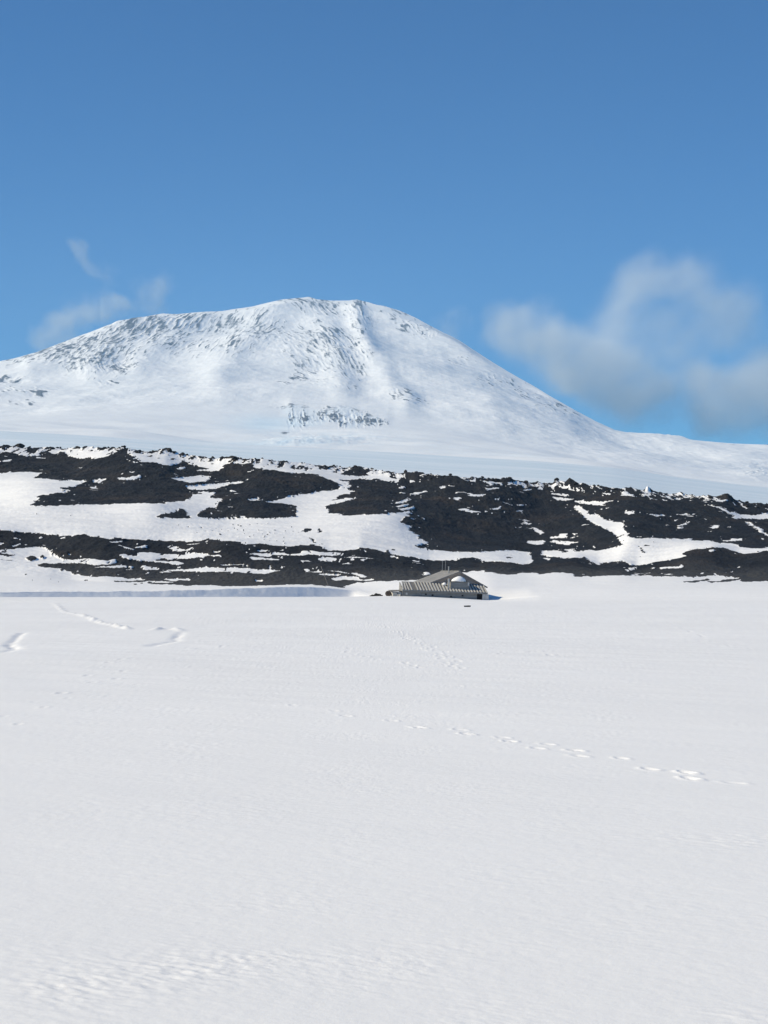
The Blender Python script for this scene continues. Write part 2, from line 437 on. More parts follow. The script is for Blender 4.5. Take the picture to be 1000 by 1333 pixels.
# lower bank
lp(-140,690, 0,691, 10,691, 18,693, 36,693, 50,694.5, 62,696, 78,695, 75,697, 95,698, 108,697, 125,699, 135,701, 145,702, 160,702, 200,702.4, 240,704, 250,704, 262,703.5, 270,702, 280,703, 290,704.5, 297,704.5, 310,706.5, 320,709, 335,709, 345,710.5, 360,711.5, 380,712, 390,710, 405,710, 415,711, 422,714, 430,716, 460,716, 468,713, 480,714, 490,717, 505,720, 512,722, 530,725, 545,728, 560,729.5, 580,730, 600,728, 613,726.5, 622,728, 635,731, 650,732, 665,733, 680,736, 690,735.5, 694,732, 690,719, 704,716, 704,722, 715,725, 735,727.5, 755,727.5, 760,724.5, 766,728, 770,733, 778,735, 785,733, 800,731, 810,730, 820,733, 817,736, 828,735, 843,735, 850,732, 862,729, 880,726, 893,723.5, 888,721, 893,718.5, 900,715.5, 915,714, 930,712.5, 942,713.5, 952,717, 962,720, 975,721.5, 983,719, 1000,718.5, 1140,716, 1140,758, 1000,756.5, 980,757, 965,757.5, 966,754, 940,750.5, 925,750, 910,751, 890,751, 870,750, 850,750, 848,747.5, 838,748, 830,749, 821,749, 800,748.5, 775,750, 750,750.5, 745,746.5, 735,745, 720,746, 702,747.5, 698,745, 685,746, 665,748, 640,746, 630,745, 632,742.5, 612,744, 600,746, 570,752, 540,755, 525,755.5, 500,756.5, 487,757, 460,760, 447,763, 452,765, 447,765.5, 440,764.5, 420,762.5, 405,761, 370,761, 320,763, 290,763, 280,762, 245,762, 225,761, 210,760.5, 200,760, 193,759, 194,754, 180,752, 160,751, 150,749, 135,750, 120,751, 105,749, 97,747, 90,744, 75,741, 60,738.5, 46,736, 55,734, 100,733.7, 120,734.5, 140,734, 152,732, 150,728.5, 140,729.5, 125,728.5, 110,726.5, 92,728.5, 80,727, 70,721, 62,715, 55,710.5, 45,711.2, 25,713.5, 0,716, -140,722)
lp(-60,722, 0,720.3, 10,721.5, 20,722, 14,723.2, 0,723, -60,725); lp(0,728.3, 10,727.8, 17,728.6, 8,729.6, 0,729.5)
lp(33,726, 38,724.5, 45,724, 48,727, 41,730, 34,728); lp(52,724.5, 57,723, 58,727, 53,726.5)
lp(148,755.2, 165,756, 192,754, 200,753, 200,757.5, 193,756, 165,757.2, 150,757); lp(110,755.5, 115,754.8, 115,756, 111,756.5); lp(173,760.8, 178,760.5, 178,762); lp(183,757.8, 187,758.2, 185,760)
for q in ((0,706,6,707.5,2,710,-8,710), (19,700,25,700.5,24,702,19,701.5), (78,700.5,85,700,84,702,78,702), (41,695.8,45,696,45,697), (142,705,158,704.5,155,706.5,144,706), (178,711,192,710,190,712.5,178,713),
          (156,721.5,162,721,170,724,178,722.5,182,719,193,718.5,200,718.5,210,721,240,722,245,719,270,719.5,271,722,288,723,288,725,272,724,265,726,240,728,228,728,215,727.5,208,727,200,731,180,730,170,729,160,726),
          (200,729.5,215,730,230,730,240,733.5,230,736,220,734,210,733,200,732), (124,737,145,735.5,155,735,173,736,173,738,150,738,125,738), (163,739.6,173,739.4,173,741,164,740.8), (184,738.5,190,736.5,200,737.5,210,738,205,741,190,741),
          (221,713.5,228,711,236,714,240,716.5,252,712.5,250,716,240,718,232,718,225,717), (279,717,288,717,287,719,281,719), (327,710.6,333,710.4,332,712), (334,716,350,716,345,719,338,718.5),
          (324,721,330,719.5,345,720.5,360,719,375,720.5,391,720.5,392,717,405,716,412,718,425,718.5,443,719,445,722,430,723.5,405,722.5,385,724,370,723,355,722.5,350,725,337,725), (362,716.5,369,716,368,718),
          (323,726.5,330,726,345,727,362,728,360,730,340,730,328,729.5), (413,727,420,725.5,438,726.5,437,729.5,420,730), (390,729,405,729.5,405,731,392,731), (446,733,455,731.5,459,733,455,734,448,734),
          (456,728,462,726.5,462,729.5,458,730), (471,728.5,477,728,477,730,472,730), (393,741,400,740,404,742,400,743.5), (402,744,412,744,420,743.5,419,746,408,746), (411,747.5,430,747,446,748,440,750,425,750),
          (456,745,465,744.5,472,748,477,752,470,752,460,748), (429,753,440,751,455,750,465,751,472,754,485,753,487,755.5,470,756,450,755,435,755), (508,723.5,514,724,513,726,508,725), (536,729,546,730,545,731.5,538,731),
          (535,736.5,538,736.5,538,738.5), (550,746,558,745,560,748,553,749), (209,741,230,740,260,739,275,738.5,290,739.5,300,738.5,320,740,340,742,358,742,358,745,345,747,320,746.5,300,745,270,745.5,245,744,225,742.5),
          (214,753,230,752.5,248,753,248,755,228,755.5,216,754.5), (193,756,210,755,227,757,220,758.5,200,758.5), (331,755,342,755.5,341,757,332,757), (361,738,363,738,363,740), (370,738,373,738,372,739.5), (376,737.5,378,737.5,378,739),
          (708,727,717,727.5,716,729,709,729), (813,742,830,738,829,741,818,743), (848,740,853,738.5,852,741,848,741.5), (857,739.5,870,739,889,736.5,888,740,875,740.5,860,741), (866,746,875,746,874,749,868,748.5),
          (912,746.5,917,747,916,748.5,912,748), (923,716.5,933,715.5,931,717.8,924,717.8), (821,747,832,745.5,831,748,822,748.3), (839,749,841,745.5,848,749.5), (958,737,962,736,962,738), (949,744.5,954,743,953,745)): sp(*q)
lp(888,757.5, 900,756, 915,754.5, 925,754, 920,756, 895,758.5); lp(920,757, 940,755.5, 967,753, 966,755, 940,757.5, 925,758)
lp(665,721.5, 672,722.5, 674,723, 665,723.2); lp(660,725.3, 668,725.4, 664,726.6, 659,726.4)
# bare stones standing out of the snow patches
lp(393,690.5, 398,688, 406,689, 401,692, 396,692.5); lp(414,688.5, 417,688.3, 418,693, 414.6,693.5); lp(403.5,699.5, 406,700, 412,706, 410,707); lp(413,707.2, 421,707.8, 416,708.6)
lp(502,719.5, 504,716.5, 507,717.5, 507,720.5); lp(511,714.5, 515,714.3, 515,716.5, 511.5,716.5)
lp(831,711.5, 833,711.8, 838,718, 840,721, 837.5,720.8); lp(838,710.5, 843,709.3, 848,710.6, 842,711.6); lp(833,724.6, 834.5,724.6, 834.4,726.4, 833,726.2)
lp(728,717, 736,716.4, 740,718.5, 735,719.6)
lp(745,716,758,714,766,716,752,718.2)

yD = [(-140,583),(0,582.3),(60,583),(130,583.5),(160,585),(200,588),(216,587.4),(235,592),(262,595.5),(300,597),(340,598.5),(370,600.5),(400,604.5),(425,607),(460,609),(470,610.5),(500,612.8),(520,614.6),(545,617),(580,619.5),(600,621),(640,624),(690,627.8),(740,629.5),(780,633),(800,635.5),(844,639),(880,644.5),(910,646.5),(945,647),(965,653.5),(1000,656),(1140,664)]
yC = [(-140,660),(0,660),(100,658),(200,656),(250,665),(300,675),(380,675),(420,673),(450,674),(520,684),(600,704),(680,717),(692,718),(750,715),(800,711),(818,701),(850,701),(900,703),(950,707),(1000,712),(1140,714)]
yB = [(-140,690),(0,691),(50,694.5),(108,697),(150,702),(250,703.5),(320,708),(380,711.5),(430,716),(470,713),(510,722),(560,729),(600,728),(650,731),(690,735),(750,727.5),(780,734),(810,730.5),(830,735),(860,729),(900,716),(930,712.5),(960,720),(1000,718.5),(1140,719)]
yA = [(-140,748),(0,749),(60,752),(100,756),(200,760.5),(300,762.3),(400,760.8),(450,762),(490,757.5),(540,755),(600,749),(640,747),(700,747.5),(800,749.5),(900,751),(1000,757),(1140,759)]
y3 = [(-140,773),(0,772),(100,770.5),(200,769.5),(300,766.3),(380,763.6),(420,764.6),(450,768),(480,771),(510,771),(560,768),(610,766),(640,764.5),(700,763),(800,763.5),(1000,766),(1140,767)]
Y3 = [(-140,211),(0,219.8),(460,272),(500,270),(560,262),(640,258),(700,266),(1000,266),(1140,266)]
y2 = [(-140,778.5),(0,778.5),(440,778),(480,776),(520,775.2),(560,774),(600,774),(625,777.5),(640,778),(656,775),(690,770),(800,769),(1000,770),(1140,770)]
Y2 = [(-140,209.5),(0,218),(460,269),(500,260),(560,248),(640,246),(700,250),(1000,250),(1140,250)]
y1 = [(-140,777),(0,777),(470,777),(500,775.8),(524,775.8),(560,777.3),(600,779.5),(636,781.6),(656,780.8),(700,777),(800,775.5),(1000,775),(1140,775)]
Y1 = [(-140,207),(0,214.5),(470,233),(500,236.8),(524,237.8),(580,239.6),(636,241.2),(656,241.5),(700,236),(1000,232),(1140,232)]

uc = np.arange(-135, 1136, .92)
def tab(p, sg): return gsmooth(interp(uc, p), sg / .92)
ctrl = [(205.0 + 0 * uc, None),
        (tab(Y1, 5), tab(y1, 5)), (tab(Y2, 5), tab(y2, 4)), (tab(Y3, 5), tab(y3, 6)),
        (290 + 0 * uc + 3 * perlin(uc / 60, 0 * uc, 4), tab(yA, 8)), (345 + 12 * perlin(uc / 90, 0 * uc + 4, 5), tab(yB, 3)),
        (470 + 25 * perlin(uc / 110, 0 * uc + 7, 6), tab(yC, 8)), (680 + 40 * perlin(uc / 130, 0 * uc + 9, 7), tab(yD, 3)),
        (780 + 0 * uc, tab(yD, 8) + 7), (1000 + 0 * uc, tab(yD, 20) + 40)]
nrows = [40, 26, 40, 34, 105, 80, 205, 8, 4]
Ys, ys = [], []
for i, n in enumerate(nrows):
    (Ya, ya), (Yb, yb) = ctrl[i], ctrl[i + 1]
    tt = (np.arange(n) / n)[:, None]
    Yy = Ya + (Yb - Ya) * tt
    Ys.append(Yy)
    if ya is None:
        _, zb = unproj(uc, yb, Yb)
        tq = np.clip((Yy - 210.0) / (Yb - 210.0), 0, 1)
        zz = fore_plane(Yy) + (zb - fore_plane(Yb)) * tq ** 1.3
        x_ = (uc - 500) / F * Yy
        ys.append(proj(x_, Yy, zz)[1])
    else:
        if i in (1,): tt = tt ** .8
        if i == 6: tt = tt + .10 * np.sin(tt * 2 * math.pi) * np.sin(uc / 37.0)[None, :] * .6
        ys.append(ya + (yb - ya) * tt)
Ys.append(ctrl[-1][0][None, :]); ys.append(ctrl[-1][1][None, :])
TY = np.concatenate(Ys, 0); Ty = np.concatenate(ys, 0)
crest_row = sum(nrows[:7])
Uu = np.broadcast_to(uc, TY.shape)
Ty_raw = Ty
head = gsmooth(Ty[:crest_row - 2], 2.0, 0)
Ty = np.concatenate([head[:crest_row - 4], Ty[crest_row - 4:]], 0)
Ty[:26] = Ty_raw[:26]
TX, TZ = unproj(Uu, Ty, TY)
wj = 1 - sstep(211.0, 217, TY)
TZ = TZ + wj * (fore_height(TX, TY) - fore_plane(TY)) + wj * np.clip((TY - 208.5) * .02, -.07, .05)
# mask of bare rock, its outline broken up by noise
def rockmask(px, py):
    m = np.zeros(px.shape, bool)
    for v, poly in exec_polys:
        q = inpoly(px, py, poly)
        m[q] = bool(v)
    return m
wx = 2.6 * fbm(TX * .10, TY * .30, 3, 41, .6) + 1.0 * fbm(TX * .9, TY * .3, 3, 40, .6); wy = .75 * fbm(TX * .7 + 5, TY * .22, 3, 44, .6)
mu, mv = Uu + wx, Ty + wy
mask = rockmask(mu, mv)
# the crest: stones poking out of a thin snow cover
cd = Ty - interp(uc, yD)[None, :]
sp1 = fbm(TX * .35, TY * .045, 4, 50, .65)
band = (cd > -.4) & (cd < 9)
thr = np.where(cd < 2.2, .02, np.where(cd < 5, .40, .52)) + np.where(Uu > 540, -.12, 0)
mask |= band & (sp1 > thr)
mask &= ~(band & (cd > 1.2) & (Uu > 600) & (sp1 < -.42))
# stray gravel specks on snow patches next to the rocks, small snow pockets in the rocks
sp2 = fbm(TX * .8, TY * .12, 4, 60, .6)
near = gsmooth(gsmooth(mask.astype(float), 6, 0), 8, 1)
zone = (Ty < 752) & (Ty > 585)
mask |= zone & (near > .30) & (sp2 > .72)
mask &= ~(zone & (near < .97) & (sp2 < -.80))
sp4 = fbm(TX * .085, TY * .17, 3, 67, .55)
mask &= ~(zone & (near > .8) & (near < .99) & (sp4 > .80))
sp3 = fbm(TX * 1.1, TY * .22, 4, 65, .7)
grit = np.zeros_like(TY)
for (cu, cv, ru, rv, w) in ((285, 689, 55, 9, 1.0), (350, 696, 34, 9, 1.0), (110, 668, 60, 4, .6), (315, 684, 50, 3, .8), (860, 708, 40, 6, .5), (660, 722, 30, 4, .6), (350, 705, 30, 4, .7), (60, 752, 40, 5, .5)):
    grit = np.maximum(grit, w * np.exp(-((Uu - cu) / ru) ** 2 - ((Ty - cv) / rv) ** 2))
mask |= (grit > .1) & (sp3 > 1.08 - .34 * grit)
mask[inpoly(Uu, Ty, [(838, 643), (841, 638), (846, 638), (849, 643)])] = False
for tri in ([(937, 651), (943, 643), (954, 643), (963, 652)], [(736, 631), (741, 624), (744, 624), (749, 631)]):
    mask[inpoly(Uu, Ty, tri)] = True
mf = gsmooth(gsmooth(mask.astype(float), 1.0, 0), 1.0, 1)
# relief
up = sstep(285, 300, TY)
rock_relief = 1.0 * fbm(TX * .05, TY * .03, 3, 70) + .42 * ridged(TX * .15, TY * .07, 4, 74, .5) - .3 + .20 * fbm(TX * .9, TY * .5, 4, 79, .6)
lower_bank = 1 - .45 * sstep(300, 290, TY)
TZ = TZ + mf * np.clip(rock_relief, -.8, 2.2) * (.45 + .35 * sstep(380, 620, TY)) * sstep(286, 300, TY)
TZ = TZ + (1 - mf) * up * (.34 * fbm(TX * .05, TY * .11, 4, 90) + .05 * fbm(TX * .6, TY * .5, 3, 95))
TZ = TZ + (1 - up) * sstep(213, 224, TY) * (.06 * fbm(TX * .08, TY * .25, 4, 97) + .015 * fbm(TX * .7, TY * 1.1, 3, 99))
bankz = np.exp(-((Uu - 230) / 260) ** 2) * sstep(0, 1, (TY - interp(uc, Y2)[None, :]) / 1.2) * (1 - sstep(4, 9, TY - interp(uc, Y3)[None, :]))
TZ = TZ + bankz * .08 * fbm(TX * .3, TY * .10, 4, 101)
# crest notches and the few taller knobs that break its line
for (cu, h, wd) in ((742, 1.7, 4.5), (732, .7, 8), (948, 2.0, 9), (216, .9, 8), (163, .8, 9), (468, .8, 7), (724, 1.0, 3), (884, .7, 6), (300, .5, 10), (843.5, 2.0, 4)):
    TZ = TZ + np.exp(-((TY - ctrl[7][0][None, :]) / 10) ** 2) * h * np.exp(-np.abs((uc - cu) / wd) ** 1.4)[None, :]
TZ = TZ + np.exp(-((TY - ctrl[7][0][None, :]) / 14) ** 2) * (.55 * fbm(TX * .10, TY * 0 + 3, 4, 110, .65) + .2)
verts = np.stack([TX, TY, TZ], -1).reshape(-1, 3)
quads = grid_quads(*TX.shape)
fm = mask.ravel()[quads].sum(1) >= 2
fy = TY.ravel()[quads[:, 0]]
v, q, _ = subset(verts, quads, ~fm)
o = np_mesh('snow_slope', v, q, M['slope_snow'])
tag(o, 'snow slope and snow patches behind the hut between the black lava outcrops', 'snow', kind='structure')
mid = (ctrl[5][0] + ctrl[6][0])[None, :] * .5 + 0 * TY
fmid = mid.ravel()[quads[:, 0]]
v, q, _ = subset(verts, quads, fm & (fy > fmid))
o = np_mesh('lava_ridge', v, q, M['lava'])
tag(o, 'long black lava ridge with snow pockets below the glacier and mountain', 'ridge', kind='structure')
v, q, _ = subset(verts, quads, fm & (fy <= fmid))
o = np_mesh('lava_bank', v, q, M['lava'])
tag(o, 'low black lava bank with snow strips right behind the hut', 'lava bank', kind='structure')

def ground_z(u, Y):
    """height of the slope at photo column u and depth Y"""
    c = int(np.clip(np.searchsorted(uc, u), 0, len(uc) - 1))
    return float(np.interp(Y, TY[:, c], TZ[:, c]))

# ------------------------------------------------------------------ GLACIER
yG = [(-140,557),(0,561),(100,566),(260,577),(400,583),(500,588.5),(600,594.5),(700,600.3),(800,609),(870,619.5),(930,627),(1000,634.5),(1140,648)]
ug = np.arange(-200, 1201, 4.0)
rows = 70
tt = np.linspace(0, 1, rows)[:, None]
gy_top = gsmooth(interp(ug, yG), 2.5)
gy_bot = np.maximum(gsmooth(interp(ug, yD), 6) + 34, gy_top + 30)
gY = 1100 + (5200 - 1100) * tt ** 1.6 + 0 * ug
gy = gy_bot + (gy_top - gy_bot) * tt
gX, gZ = unproj(np.broadcast_to(ug, gy.shape), gy, gY)
gZ = gZ + 1.0 * fbm(gX * .003, gY * .006, 4, 120) * np.sin(tt * math.pi)
# rolled brow, then down the far side
bX, bZ = unproj(ug, gy_top + 3.0, 5600 + 0 * ug)
gX = np.vstack([gX, bX]); gY = np.vstack([gY, 5600 + 0 * ug]); gZ = np.vstack([gZ, bZ])
o = np_mesh('glacier', np.stack([gX, gY, gZ], -1).reshape(-1, 3), grid_quads(*gX.shape), M['glacier'])
tag(o, 'smooth pale blue glacier tongue between lava ridge and mountain', 'glacier', kind='structure')

# ------------------------------------------------------------------ MOUNTAIN
ySil = [(-140,498),(-60,483),(0,470),(20,466),(50,458),(75,449),(100,440),(125,431.5),(150,423),(180,415),(200,411.5),(212,409.5),(230,410),(260,408.5),(290,406),(330,400),(355,394.5),(370,391),(385,389.5),(396,388),(402,387),(412,390),(440,391.5),(455,392.5),(465,391),(480,393.5),(490,397),(500,399),(510,402.5),(520,405.5),(540,414),(560,425),(580,436),(600,446.5),(620,459),(650,477.5),(680,494),(700,504.5),(725,520),(750,534.5),(775,548),(800,559.5),(815,562.5),(840,564),(870,566),(890,570),(900,573),(920,575),(950,577.5),(980,579),(1000,579.5),(1140,590)]
um = np.arange(-140, 1141, .95)
NRM = 420
tm = np.linspace(0, 1, NRM)[:, None]
yb_ = gsmooth(interp(um, yG), 20) + 16
ys_ = interp(um, ySil)
Vt = yb_ + (ys_ - yb_) * tm
Uv = np.broadcast_to(um, Vt.shape)
ysm = gsmooth(ys_, 34)
tv = .70 * (yb_[None, :] - Vt) / 205.0 + .30 * (yb_[None, :] - Vt) / (yb_ - ysm)[None, :]
tf = np.linspace(0, 1.25, 400)
ff = gsmooth(np.interp(tf, [0, .12, .30, .42, .7, 1.0, 1.25], [6000, 7600, 9600, 10700, 13000, 16000, 18500]), 12)
dep = np.interp(tv, tf, ff)
mX, mZ = unproj(Uv, Vt, dep)
top_fade = 1 - .75 * sstep(.94, 1.0, tm)

# rock fields in photo coordinates: centre, radii, weight, streak direction (degrees, + = down to the right)
FIELDS = [(70,460,45,11,1.0,-24),(105,452,55,18,.95,-30),(160,436,60,22,.9,-32),(215,425,45,22,.85,-33),(130,468,45,18,.8,-25),(95,470,40,8,.7,-20),(120,478,30,8,.7,60),(152,478,22,7,.7,40),(40,467,50,9,.8,-22),(262,418,30,12,.95,-35),
          (300,425,40,20,.6,-38),(335,430,30,25,.6,-40),(300,455,30,16,.6,-45),(250,450,40,14,.45,-30),(345,405,30,10,.35,-30),
          (400,393,42,7,.9,35),(418,402,26,14,.8,45),(372,440,40,22,.5,35),(405,455,35,22,.65,38),(435,445,28,28,.75,45),(455,470,25,25,.65,50),(420,475,28,14,.6,35),(462,402,12,14,.95,65),(470,420,12,20,.7,60),
          (395,489,13,5,1.2,20),(420,500,18,5,.7,30),(445,510,18,5,.5,20),(370,502,15,7,.35,30),(510,408,24,7,.8,30),(530,422,18,9,.6,38),(548,430,14,9,.65,40),(560,437,10,6,.6,35),
          (525,520,16,5,.75,20),(545,527,18,4,.5,15),(640,495,25,10,.35,30),(690,515,25,8,.4,30),(740,540,30,5,.5,28),(600,470,25,8,.3,30),(660,500,40,14,.32,30),(720,530,25,8,.4,30),
          (14,494,15,4,1.3,-10),(47,508,17,4.5,1.3,10),(8,507,13,5,.9,20),(140,496,14,3,.8,15),(30,520,20,3,.4,10),
          (380,545,4.5,8,1.2,80),(395,545,6,8,1.2,75),(407,545,4,5,.5,80),(418,541,8,5.5,1.3,60),(435,542,12,4.5,1.3,20),(446,549,6,6,1.0,60),(458,543,6,6,.8,60),(472,546,12,7,1.15,50),(490,548,12,4.5,1.1,30),(372,531,16,1.8,1.0,0),(440,533,14,2,.9,5),(955,581,18,2.2,.5,0),(998,578,7,1.6,1.1,5)]
rock = np.zeros_like(mX); wsum = np.zeros_like(mX); relief = np.zeros_like(mX)
for k, (cu, cv, ru, rv, w, ang) in enumerate(FIELDS):
    sl = (np.abs(um - cu) < ru * 2.2)
    uu, vv = Uv[:, sl], Vt[:, sl]
    e = ((uu - cu) / ru) ** 2 + ((vv - cv) / rv) ** 2
    g = np.exp(-e * .9) * w
    ca, sa = math.cos(R(ang)), math.sin(R(ang))
    wu = uu + 2.5 * fbm(uu / 30, vv / 18, 3, 160 + k); wv = vv + 2 * fbm(uu / 26, vv / 14, 3, 260 + k)
    al = wu * ca + wv * sa; pe = -wu * sa + wv * ca
    if ru < 13 and rv < 9: al = al * 2.6; pe = pe * .9
    n = ridged(al / 28.0 + k * .37, pe / 4.8, 3, 130 + k, .65) * .40 + .34 * fbm(al / 9, pe / 2.8, 2, 150 + k, .6) + .34 * fbm(al / 30, pe / 12, 3, 155 + k)
    n = (n - n.mean()) / n.std()
    r = (.5 + .34 * n - (.66 - .64 * np.clip(g, 0, 1.3))) * sstep(.02, .2, g)
    rock[:, sl] = np.maximum(rock[:, sl], r)
    relief[:, sl] += g * n
# the ice cliffs at the foot
outc = [(362,531),(380,529.5),(400,533),(420,536.5),(440,532.5),(452,531),(470,538),(490,543),(505,548),(492,551.5),(470,553),(455,556),(446,553),(430,547.5),(415,552),(396,553.5),(378,553),(374,540)]
inside = gsmooth(gsmooth(inpoly(Uv, Vt, outc).astype(float), 2.0, 0), 2.0, 1)
cl = ridged(Uv / 9.0, Vt / 26.0, 4, 170, .6) * .5 + .4 * fbm(Uv / 5, Vt / 7, 4, 175, .6)
cl = (cl - cl.mean()) / cl.std(); blk = fbm(Uv / 16, Vt / 9, 3, 177)
rock = np.maximum(rock, inside * (.05 + .22 * blk))
top_edge = np.exp(-((Vt - interp(um, [(340,534),(362,531),(380,530),(400,532),(420,537),(440,533),(455,531.5),(470,537),(505,547.5),(520,550)])[None, :]) / 3.0) ** 2) * sstep(345, 370, Uv) * (1 - sstep(495, 515, Uv))
rock = np.maximum(rock, top_edge * (.36 + .4 * fbm(Uv / 14, Vt / 4, 3, 178)))
rock = np.maximum(rock, np.exp(-((Uv - 371) / 7) ** 2 - ((Vt - 559.5) / 2) ** 2) * .9)
# broad shoulders and ribs (photo path, half width px, height m)
RIBS = [([(458,391),(464,408),(470,430),(478,455)], 11, 45), ([(458,391),(466,412),(474,436),(488,470),(510,505),(530,525)], 16, 130), ([(372,391),(350,415),(322,442),(300,470),(285,490)], 26, 110), ([(405,388),(425,425),(440,470),(445,505)], 22, 90),
        ([(262,408),(238,426),(215,445),(180,470)], 16, 90), ([(205,411),(160,440),(118,474)], 18, 90), ([(150,423),(95,452),(40,475)], 16, 70), ([(520,405),(560,440),(610,485),(640,520)], 24, 60), ([(600,446),(670,500),(740,545)], 20, 50),
        ([(380,532),(430,537),(500,546)], 10, 60)]
macro = np.zeros_like(mX)
for path, w, h in RIBS:
    d = seg_dist(Uv, Vt, path)
    macro += h * np.exp(-(d / w) ** 2)
amp = np.clip(relief, -1.6, 1.8)
roughz = sstep(.20, .45, tm)
mZ = mZ + top_fade * ((.28 + .14 * sstep(500, 430, Uv)) * macro * roughz + 2.5 * amp + roughz * (55 * fbm(mX * .0007, dep * .0006, 3, 190, .42) + 4 * ridged(mX * .004, dep * .004, 4, 195, .5)))
mZ = mZ + (1 - roughz) * np.sin(np.clip(tm / .3, 0, 1) * math.pi) * 40 * fbm(mX * .0006, dep * .0014, 4, 198)
# crevassed ice below the cliffs
crev = np.exp(-((Uv - 415) / 80) ** 2 - ((Vt - 571) / 9) ** 2)
mZ = mZ + crev * 9 * ridged(mX * .0028 + dep * .002, dep * .010, 4, 205, .55)
crev2 = np.exp(-((Uv - 985) / 30) ** 2 - ((Vt - 617) / 10) ** 2) + .6 * np.exp(-((Uv - 870) / 40) ** 2 - ((Vt - 569) / 4) ** 2)
mZ = mZ + crev2 * 12 * ridged(mX * .004, dep * .008, 4, 208, .55)
ice = .55 * crev * np.clip(.5 + fbm(Uv / 18, Vt / 3.0, 4, 210), 0, 1) + .70 * np.exp(-((Uv - 345) / 46) ** 2 - ((Vt - 549) / 9) ** 2) + .4 * np.exp(-((Uv - 300) / 90) ** 2 - ((Vt - 572) / 5) ** 2)
ice = ice + inside * .22
ice = ice + .25 * sstep(.30, .05, tm) * np.clip(fbm(mX * .0006, dep * .003, 4, 214) + .1, 0, 1)
Yend = dep[-1].copy()
for dY, dv in ((400, 5), (1200, 24), (1800, 60)):
    x_, z_ = unproj(um, ys_ + dv, Yend + dY)
    mX = np.vstack([mX, x_]); dep = np.vstack([dep, Yend + dY]); mZ = np.vstack([mZ, z_])
    rock = np.vstack([rock, rock[-1:]]); ice = np.vstack([ice, 0 * um])
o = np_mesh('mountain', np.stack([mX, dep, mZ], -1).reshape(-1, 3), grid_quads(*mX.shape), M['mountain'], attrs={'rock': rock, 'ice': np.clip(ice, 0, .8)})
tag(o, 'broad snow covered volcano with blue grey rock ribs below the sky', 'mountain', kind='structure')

# ------------------------------------------------------------------ BOULDERS
def boulder_mesh(seed):
    rnd = random.Random(seed)
    bm = bmesh.new(); bmesh.ops.create_icosphere(bm, subdivisions=3, radius=.5)
    planes = [(Vector((rnd.uniform(-1, 1), rnd.uniform(-1, 1), rnd.uniform(-.3, 1))).normalized(), rnd.uniform(.26, .42)) for _ in range(11)]
    for vtx in bm.verts:
        for n, d in planes:
            k = vtx.co.dot(n)
            if k > d: vtx.co -= n * (k - d)
        vtx.co *= 1 + rnd.uniform(-.03, .03)
        vtx.co.x *= 1.25
    me = bpy.data.meshes.new('boulder'); bm.to_mesh(me); bm.free(); me.materials.append(M['boulder'])
    return me
bmeshes = [boulder_mesh(k) for k in range(6)]
BL = 'dark lava boulder, one of many along the snowy crest of the ridge'
rnd = random.Random(21)
def boulder(u, Y, size, label, group=None, flat=.75):
    me = bmeshes[rnd.randrange(6)]
    b = bpy.data.objects.new('boulder', me); C.objects.link(b)
    x = (u - 500) / F * Y
    b.location = (x, Y, ground_z(u, Y) + size * flat * .22)
    b.scale = (size * rnd.uniform(.9, 1.4), size, size * flat * rnd.uniform(.8, 1.2))
    b.rotation_euler = (rnd.uniform(-.2, .2), rnd.uniform(-.2, .2), rnd.uniform(0, 6.28))
    tag(b, label, 'boulder', group)
    return b
for k in range(240):
    u = rnd.uniform(-15, 1015)
    c = int(np.searchsorted(uc, np.clip(u, -130, 1130)))
    Yc = float(ctrl[7][0][c]) - abs(rnd.gauss(0, 7)) + 1
    sz = min(3.0, .5 + rnd.expovariate(1 / .45))
    boulder(u, Yc, sz, BL, 'boulders along the ridge crest')
boulder(25, float(np.interp(25, uc, ctrl[7][0])) - 1, 3.0, 'squarish dark boulder on the crest above the long smooth lava slope', flat=1.0)

# ------------------------------------------------------------------ THE HUT
def bm_box(bm, x0, x1, y0, y1, z0, z1, mi=0):
    vs = [bm.verts.new(p) for p in ((x0,y0,z0),(x1,y0,z0),(x1,y1,z0),(x0,y1,z0),(x0,y0,z1),(x1,y0,z1),(x1,y1,z1),(x0,y1,z1))]
    for f in ((0,3,2,1),(4,5,6,7),(0,1,5,4),(1,2,6,5),(2,3,7,6),(3,0,4,7)):
        bm.faces.new([vs[i] for i in f]).material_index = mi

def bm_prism(bm, top, th, mi=0):
    """slab: polygon 'top' (3-D points) given thickness th straight down"""
    a = [bm.verts.new(p) for p in top]; b = [bm.verts.new((p[0], p[1], p[2] - th)) for p in top]
    n = len(top)
    bm.faces.new(a).material_index = mi; bm.faces.new(b[::-1]).material_index = mi
    for i in range(n):
        bm.faces.new((a[i], b[i], b[(i + 1) % n], a[(i + 1) % n])).material_index = mi

def bm_extr_y(bm, prof, y0, y1, mi=0):
    a = [bm.verts.new((p[0], y0, p[1])) for p in prof]; b = [bm.verts.new((p[0], y1, p[1])) for p in prof]
    n = len(prof)
    bm.faces.new(a).material_index = mi; bm.faces.new(b[::-1]).material_index = mi
    for i in range(n):
        bm.faces.new((a[i], b[i], b[(i + 1) % n], a[(i + 1) % n])).material_index = mi

def bm_tube(bm, p, q, r, seg=10, r2=None):
    p, q = Vector(p), Vector(q); d = (q - p)
    m = Matrix.Translation((p + q) / 2) @ d.to_track_quat('Z', 'Y').to_matrix().to_4x4()
    bmesh.ops.create_cone(bm, cap_ends=True, segments=seg, radius1=r, radius2=r if r2 is None else r2, depth=d.length, matrix=m)

